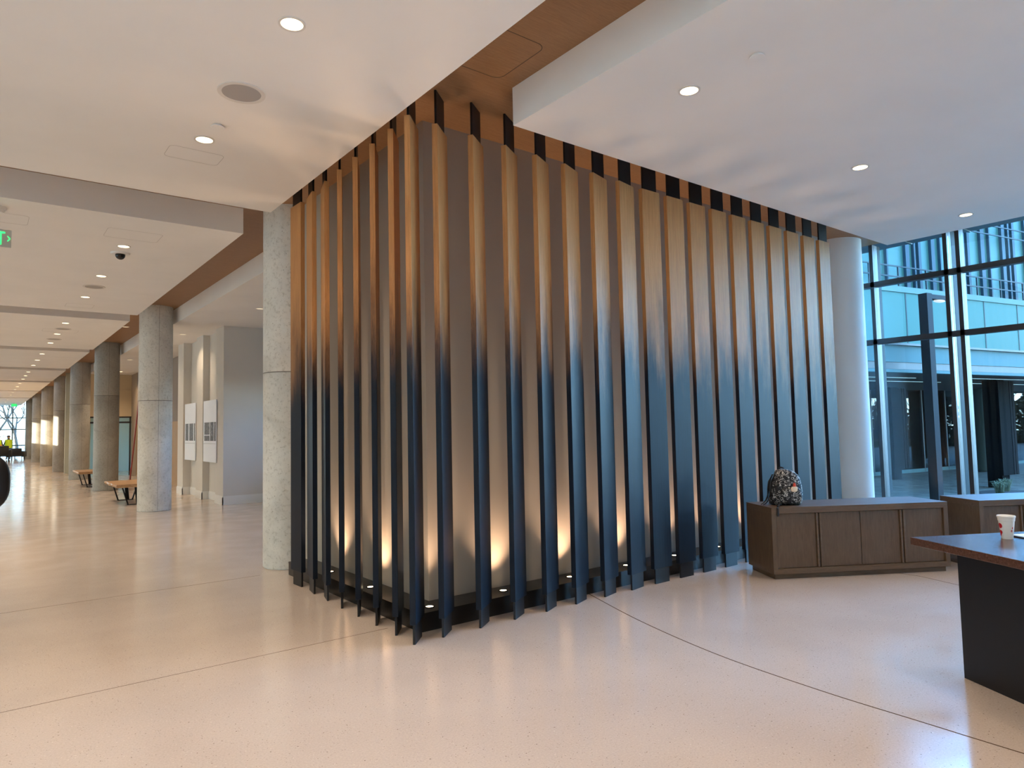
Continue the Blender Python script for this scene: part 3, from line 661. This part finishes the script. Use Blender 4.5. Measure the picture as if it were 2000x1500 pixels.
bm = nb(); loft(bm, [sec(cx+.005, -.085, z, a, b, 3, wob=.02) for z, cx, a, b in [(.015, .01, .09, .03), (.03, .01, .115, .055), (.1, .005, .125, .062), (.16, 0, .115, .058), (.19, 0, .09, .035), (.2, 0, .04, .01)]]); obj('front_pocket', bm, FAB, bk, True)
bm = nb(); loft(bm, [sec(.02+.003*k, -.149+.012*(z-.1)/.1, z, .035*s_, .006, 2.4, 16) for k, (z, s_) in enumerate([(.145, .5), (.155, 1), (.185, 1.1), (.2, .8)])]); obj('cream_patch', bm, mat('cream_patch', (.75, .6, .42), .7), bk, True, label='cream coloured patch on the front')
bm = nb(); loft(bm, [sec(.035, -.128, z, .018*s_, .012, 2.2, 14) for z, s_ in [(.2, .8), (.215, 1), (.23, .6), (.24, .2)]]); obj('red_patch', bm, mat('red_patch', (.7, .08, .04), .7), bk, True, label='small red patch above the cream one')
bm = nb(); tube(bm, [(-.03+.035*math.cos(a), .02, .37+.03*math.sin(a)) for a in [PI*k/10 for k in range(11)]], .008, 8); obj('grab_handle', bm, STR, bk, True)
for off in (0, .05):
    bm = nb(); tube(bm, [(-.10, .03+off, .32), (-.142, .03+off, .24), (-.162, .02+off, .15), (-.185, .0+off, .08), (-.215, -.02+off, .045), (-.25, -.03+off, .02), (-.285, -.05+off, .008)], [.012, .016, .016, .012, .009, .007, .006], 8, .5); obj('shoulder_strap', bm, STR, bk, True)
bm = nb(); tube(bm, [(-.10, -.09, .04), (-.17, -.16, .014), (-.22, -.235, .012), (-.235, -.263, -.004), (-.235, -.265, -.09)], .012, 8, .4); obj('loose_strap', bm, STR, bk, True)

# ------------------------------------------------------------------ table, cup, clipboard
tb = thing('table', 'counter height table with red brown wood top on a black panel leg', 'table', (4.79, 1.985, 0), math.radians(-29))
bm = nb(); box(bm, 0, 2.4, -1.35, 0, .832, .88, bev=.004); obj('tabletop', bm, TABW, tb)
def panel_leg(bm, x0): box(bm, x0, x0+.06, -1.15, -.09, 0, .832, bev=.002)
bm = nb(); panel_leg(bm, .255); obj('leg', bm, BLACKM, tb)
bm = nb(); panel_leg(bm, 2.05); obj('leg', bm, BLACKM, tb)
bm = nb(); box(bm, .31, 2.06, -.75, -.65, .5, .832, bev=.002); obj('stretcher', bm, BLACKM, tb)
CUPM = mat('foam_cup', (.86, .82, .76), .55); REDP = mat('red_print', (.55, .01, .02), .5)
cp = thing('cup', 'white foam cup with red dots standing on the table', 'cup', (5.137, 1.552, .88))
bm = nb(); H_ = .145
loft(bm, [[(q*math.cos(2*PI*k/48), q*math.sin(2*PI*k/48), z) for k in range(48)] for z, q in [(0, .030), (.003, .0315), (.11, .043), (.112, .0452), (.132, .0475), (.134, .05), (.142, .0505), (.145, .048), (.144, .045), (.137, .044)]]); obj('body', bm, CUPM, cp, True)
def cdot(zc, az, rad, m, sx=1, nm='red_dot'):
    bm = nb(); prev = None
    for fr in (0, .3, .6, .85, 1):
        row = []
        for k in range(24 if fr else 1):
            t = 2*PI*k/24; z = zc+rad*fr*math.sin(t); q = .0315+.0115*(z-.003)/.107+.0004; a = az+rad*fr*sx*math.cos(t)/q; row.append(bm.verts.new((q*math.cos(a), q*math.sin(a), z)))
        if prev:
            for k in range(24):
                k2 = (k+1) % 24
                if len(prev) == 1: bm.faces.new((prev[0], row[k], row[k2]))
                else: bm.faces.new((prev[k], row[k], row[k2], prev[k2]))
        prev = row
    obj(nm, bm, m, cp)
AZ = math.atan2(-1.55, -5.13)  # towards the viewer
cdot(.082, AZ-1.0, .0165, REDP); cdot(.042, AZ-1.05, .013, REDP); cdot(.028, AZ-1.25, .011, REDP)
cdot(.070, AZ+.85, .007, REDP, .5, 'logo_mark'); 
for z in (.056, .052, .047): cdot(z, AZ+.72, .0018, REDP, 3.6, 'print_line')
cb_ = thing('clipboard', 'black clipboard with white paper at the right edge of the table', 'clipboard', (5.30, 1.62, .88), math.radians(-29))
bm = nb(); box(bm, -.03, .30, -.30, -.06, 0, .008, bev=.002); obj('board', bm, BLACKM, cb_)
bm = nb(); box(bm, -.02, .29, -.29, -.07, .008, .012); obj('paper', bm, mat('white_paper', (.85, .87, .9), .6), cb_)
bm = nb(); tube(bm, [(5.33, 1.475, .8965), (5.47, 1.44, .8965)], .005, 10); tag(obj('pen', bm, mat('dark_blue_pen', (.01, .015, .05), .3), smooth=True), 'dark pen lying on the clipboard paper', 'pen')

# ------------------------------------------------------------------ outside, right
PAV = mat('plaza_paving', (.33, .39, .40), .75); g = NT(PAV); v = g.coord((3, 1, 1)); g.base(g.ramp(g.noise(v, 2.2, 7, .7, .5), [(.40, (.03, .034, .03)), (.5, (.07, .08, .07)), (.62, (.14, .15, .13))]))
bm = nb(); box(bm, 11.47, 70, -50, 60, -.25, -.02); struct('floor_plaza', bm, PAV, 'pale textured plaza paving outside the window', 'paving')
def frame_mat(Q, ang): return Matrix.Translation(Q) @ Matrix.Rotation(math.radians(ang), 4, 'Z')
# pavilion
pv = thing('pavilion', 'low glazed pavilion with pale fascia roof across the plaza', 'building', (12.77, 5.70, 0), math.radians(-9.5))
FAS = mat('pale_blue_metal', (.080, .16, .165), .6, .0, .1); DKB = mat('dark_band_metal', (.014, .018, .022), .5)
bm = nb(); box(bm, -.9, 18, -.02, .1, 2.69, 3.0); obj('fascia', bm, FAS, pv)
bm = nb(); box(bm, -.9, 18, -.08, 5.4, 3.0, 3.04); obj('roof_cap', bm, DKB, pv)
bm = nb(); box(bm, -.9, 18, .0, .1, 2.56, 2.69); obj('dark_band', bm, DKB, pv)
bm = nb(); box(bm, -.9, 18, -.02, .12, 2.50, 2.555); obj('drip_edge', bm, FAS, pv)
SOF = m_wood('soffit_timber', (.02, .014, .013), (.03, .021, .019), (.045, .031, .028), (1, 14, 14), .5)
bm = nb(); box(bm, -.9, 18, .1, 5.4, 2.515, 2.6); obj('soffit', bm, SOF, pv)
for k, (s0, s1, yy) in enumerate(((-.2, 3.0, 1.1), (2.2, 5.5, 2.0), (4.2, 8.6, .9), (6.6, 11, 2.2))):
    bm = nb(); box(bm, s0, s1, yy, yy+.03, 2.505, 2.52); obj('linear_light', bm, mat('linear_light', (.8, .9, .9), .4, emit=(.6, .8, .7), es=.35), pv)
DT = m_wood('dark_timber', (.0015, .0013, .0014), (.0025, .002, .002), (.004, .0034, .0032), (14, 14, .8), .8); DT.node_tree.nodes['Principled BSDF'].inputs['Specular IOR Level'].default_value = .06
BT = m_wood('brown_timber_plank', (.005, .003, .0026), (.0075, .0048, .0042), (.011, .0072, .0065), (14, 14, .8), .8); BT.node_tree.nodes['Principled BSDF'].inputs['Specular IOR Level'].default_value = .08
def timber_post(x, y, lb):
    r = thing('timber_post', lb, 'post', (x, y, -.02), math.radians(-9.5), 'dark timber posts of the pavilion')
    bm = nb(); box(bm, -.16, .16, -.16, .16, 0, 2.53); obj('core', bm, DT, r)
    bm = nb(); box(bm, -.26, .20, -.24, -.16, .3, 2.5); obj('cladding', bm, DT, r)
    for q in (.22, .33): bm = nb(); box(bm, q, q+.09, -.24, .1, .3, 2.5); obj('plank', bm, BT, r)
timber_post(19.95, 8.62, 'dark timber post at the left of the pavilion, behind the window corner')
timber_post(19.05, 5.85, 'dark timber post with brown planks in the middle of the right window bay')
timber_post(25.2, 7.75, 'dark timber post at the right edge, farther back in the pavilion')
for k in range(-1, 10): bm = nb(); box(bm, 8.4+k*1.25-.025, 8.4+k*1.25+.025, 4.97, 5.03, 0, 2.51); obj('mullion', bm, DKB, pv)
bm = nb(); box(bm, 6.5, 18, 4.97, 5.05, 0, .10); obj('sill', bm, FAS, pv)
bm = nb(); box(bm, 6.5, 18, 5, 5.01, .1, 2.51); obj('glass_pane', bm, m_glass('pavilion_glass', (.45, .5, .5), 1.5), pv)
bm = nb(); cyl(bm, 11.0, 4.02, 0, 2.51, .2); obj('round_column', bm, m_paint('sage_column_paint', (.03, .05, .045)), pv, smooth=True)
# planting behind the pavilion
LAWN = mat('dry_lawn', (.42, .42, .16), .9); bm = nb(); box(bm, 20, 50, -8, .6, .05, .12); 
lw = obj('lawn', bm, LAWN, loc=(21.5, 11.9, -.1)); bpy.data.objects.remove(lw)
BARK = mat('grey_bark', (.035, .03, .026), .9); LEAF = mat('dark_evergreen', (.012, .02, .014), .8)
def tree_bm(h, seed, depth=5, spread=.55, r0=.06, lean=0):
    q = random.Random(seed); bm = nb()
    def grow(p, d, L, rad, lv):
        pts = [p]; 
        for k in range(3):
            d = (d+Vector((q.uniform(-.13, .13), q.uniform(-.13, .13), .06))).normalized(); pts.append(pts[-1]+d*L/3)
        tube(bm, pts, [rad, rad*.9, rad*.8, rad*.7], 5)
        if lv <= 0: return
        for k in range(q.choice((2, 3, 3))):
            a = q.uniform(0, 2*PI); n_ = Vector((math.cos(a), math.sin(a), q.uniform(-.1, .5)))
            grow(pts[q.choice((2, 3, 3))], (d+n_*spread*q.uniform(.7, 1.3)).normalized(), L*q.uniform(.62, .82), rad*.62, lv-1)
    grow(Vector((0, 0, 0)), Vector((lean, 0, 1)).normalized(), h*.32, r0, depth); return bm
def bush_bm(w_, h_, seed, n=900, ls=1):
    q = random.Random(seed); bm = nb()
    for k in range(n):
        a = q.uniform(0, 2*PI); rr = math.sqrt(q.random()); z = q.random(); s_ = math.sin(PI*min(1, .25+z*.75))
        p = Vector((rr*w_*s_*math.cos(a), rr*w_*s_*math.sin(a)*.6, z*h_)); u = Vector((q.uniform(-1, 1), q.uniform(-1, 1), q.uniform(-1, 1))).normalized(); v_ = u.orthogonal().normalized(); L = q.uniform(.03, .08)*ls
        vs = [bm.verts.new(p+x) for x in (u*L, v_*L*.5, -u*L, -v_*L*.5)]; bm.faces.new(vs)
    return bm
PL = []
for k_, (az_, t_, kind) in enumerate([(24.6, 17, 't'), (23.4, 27, 'b'), (21.8, 18, 't'), (20.2, 22, 'b'), (19.0, 18, 't'), (17.6, 28, 'b'), (16.4, 19, 't'), (15.0, 23, 'b'), (13.8, 18, 't')]):
    gxx = 12.9/(.167+math.tan(math.radians(az_))); gyy = gxx*math.tan(math.radians(az_)); ra = math.radians(-19-az_)
    PL.append((gxx+t_*math.cos(ra), gyy+t_*math.sin(ra), kind, (4.6 if kind == 't' else 3.4), f'{"bare tree" if kind == "t" else "dark evergreen bush"} mirrored in the pavilion glass, {orda[k_]} from the left'))
for k, (x, y, kind, h, lb) in enumerate(PL):
    if kind == 't': tag(obj('bare_tree', tree_bm(h, 20+k, 6, .5, .06), BARK, loc=(x, y, -.02)), lb, 'tree')
    else: tag(obj('evergreen_bush', bush_bm(2.1, h, 30+k, 2600, 2.4), LEAF, loc=(x, y, -.02)), lb, 'bush')
bm = nb(); box(bm, 36, 68, -34, -6, -.02, .35); struct('floor_lawn', bm, mat('dry_lawn', (.09, .085, .03), .9))
# tall glass building
tbd = thing('glass_building', 'tall blue glass office building rising behind the pavilion', 'building', (26, 12, 0), math.radians(-11))
CURT = mat('blue_glass_facade', (.040, .13, .135), .4, .0, .08); FIN = mat('blue_fin_metal', (.014, .045, .075), .5, spec=.1); SPN = mat('cyan_spandrel', (.036, .13, .125), .5, .0, .06)
RAIL = mat('blue_grey_rail', (.014, .028, .04), .5, spec=.1)
bm = nb(); box(bm, -4, 14, .4, 8, 0, 11.5); obj('facade_glazing', bm, CURT, tbd)
bm = nb(); box(bm, -4, 14, .1, .4, 0, 2.9); obj('ground_floor_wall', bm, mat('pale_olive_wall', (.055, .06, .04), .8), tbd)
bm = nb(); box(bm, -4, 14, 0, .4, 2.9, 6.55); obj('spandrel_panel', bm, SPN, tbd)
bm = nb(); box(bm, -4, 14, -.05, .4, 6.55, 6.78); obj('ledge', bm, FAS, tbd)
for s_ in (-2.6, 0.02, 2.6, 5.25, 7.87, 10.4, 13.0): bm = nb(); box(bm, s_-.03, s_+.03, -.012, .0, 2.9, 6.55); obj('panel_joint', bm, RAIL, tbd)
for s_, w_ in ((-.6, .3), (.35, .15), (1.3, .3), (2.0, .1), (3.2, .3), (3.75, .12), (4.05, .2), (4.9, .28), (5.5, .1), (6.6, .3), (7.15, .12), (7.45, .2), (8.45, .35), (9.1, .1), (10.1, .3), (10.6, .15), (10.95, .22), (12, .3)):
    bm = nb(); box(bm, s_, s_+w_*.8, .28, .4, 6.78, 11.5); obj('facade_fin', bm, FIN, tbd)
for z in (7.17, 7.58, 9.55, 9.95): bm = nb(); box(bm, -4, 14, .0, .04, z-.025, z+.025); obj('railing', bm, RAIL, tbd)
for k in range(10): s_ = -3.0+k*1.75; bm = nb(); box(bm, s_, s_+.05, .0, .05, 6.78, 7.6); obj('railing_post', bm, RAIL, tbd)
# exterior overhang and lamp post
bm = nb(); box(bm, 11.5, 12.2, -8, 9, 4.55, 4.75)
for k in range(20): box(bm, 11.52, 12.18, -8+k*.85, -8+k*.85+.04, 4.53, 4.55)
struct('trim_5', bm, mat('teal_soffit_metal', (.03, .06, .065), .5), 'blue green metal overhang outside the top of the window', 'overhang')
lp = thing('lamp_post', 'square steel lamp post with a short arm on the plaza', 'lamp post', (13.64, 5.16, -.02), math.radians(-9.5))
PST = mat('post_grey_blue', (.010, .011, .015), .6, .0, .1)
bm = nb(); box(bm, -.08, .08, -.08, .08, 0, 3.94); obj('pole', bm, PST, lp)
bm = nb(); box(bm, .08, .62, -.06, .06, 3.85, 3.93); obj('arm', bm, PST, lp)
bm = nb(); merge(bm, ell(.44, 0, 3.835, .14, .06, .025)); obj('lamp_head', bm, mat('lamp_head_white', (.4, .38, .38), .4, emit=(1, .85, .8), es=.8), lp, True)
# planter with grasses
bm = nb(); t_ = bmesh.new(); bmesh.ops.create_cone(t_, cap_ends=True, segments=40, radius1=.75, radius2=.7, depth=.05); t_.transform(Matrix.Diagonal((1, 1, 1, 1))); merge(bm, t_)
tag(obj('planting_bed', bm, mat('dark_mulch', (.012, .012, .016), .9), loc=(17.35, 5.0, 0.0)), 'dark round planting bed in the plaza below the timber post', 'planting bed')
GRS = mat('pale_green_grass', (.15, .19, .12), .8)
def tuft(seed):
    q = random.Random(seed); bm = nb()
    for k in range(230):
        a = q.uniform(0, 2*PI); L = q.uniform(.16, .36); o_ = q.uniform(.25, .9); b0 = Vector((q.uniform(-.06, .06), q.uniform(-.06, .06), 0)); d = Vector((math.cos(a), math.sin(a), 0)); s_ = Vector((-d.y, d.x, 0))*.004
        p1 = b0+d*L*o_*.4+Vector((0, 0, L*.75)); p2 = b0+d*L*o_+Vector((0, 0, L*(.95-.4*o_)))
        v0, v1, v2, v3, v4 = [bm.verts.new(x) for x in (b0-s_, b0+s_, p1+s_, p1-s_, p2)]; bm.faces.new((v0, v1, v2, v3)); bm.faces.new((v3, v2, v4))
    return bm
for k, (x, y) in enumerate(((16.95, 5.2), (17.3, 4.75), (17.65, 5.3))):
    tag(obj('grass_tuft', tuft(k), GRS, loc=(x, y, .027)), ['pale green grass tuft at the left of the planting bed', 'pale green grass tuft at the right of the planting bed', 'pale green grass tuft at the back of the planting bed'][k], 'grass tuft')

# ------------------------------------------------------------------ outside, far end
bm = nb(); box(bm, -60, 60, 66.3, 200, -.3, -.05); struct('floor_outside', bm, mat('winter_ground', (.42, .38, .30), .9), 'pale winter ground beyond the end window', 'ground')
for k, (x, y, h) in enumerate(((1.3, 80, 9.5), (3.2, 88, 9), (-1, 92, 10))):
    tag(obj('bare_tree', tree_bm(h, 50+k, 6, .6, .16), BARK, loc=(x, y, -.05)), ['large bare tree outside the end window', 'bare tree outside the end window, right of the large one', 'bare tree outside the end window, left of the large one'][k], 'tree')
for k, (x, y, w_) in enumerate(((2.2, 96, 3.0), (5, 93, 2.5))):
    tag(obj('brush', bush_bm(w_*1.4, 1.9, 60+k, 900), mat('brown_brush', (.25, .2, .15), .9), loc=(x, y, -.05)), ['brown brush behind the large bare tree', 'brown brush to the right behind the bare trees'][k], 'bush')
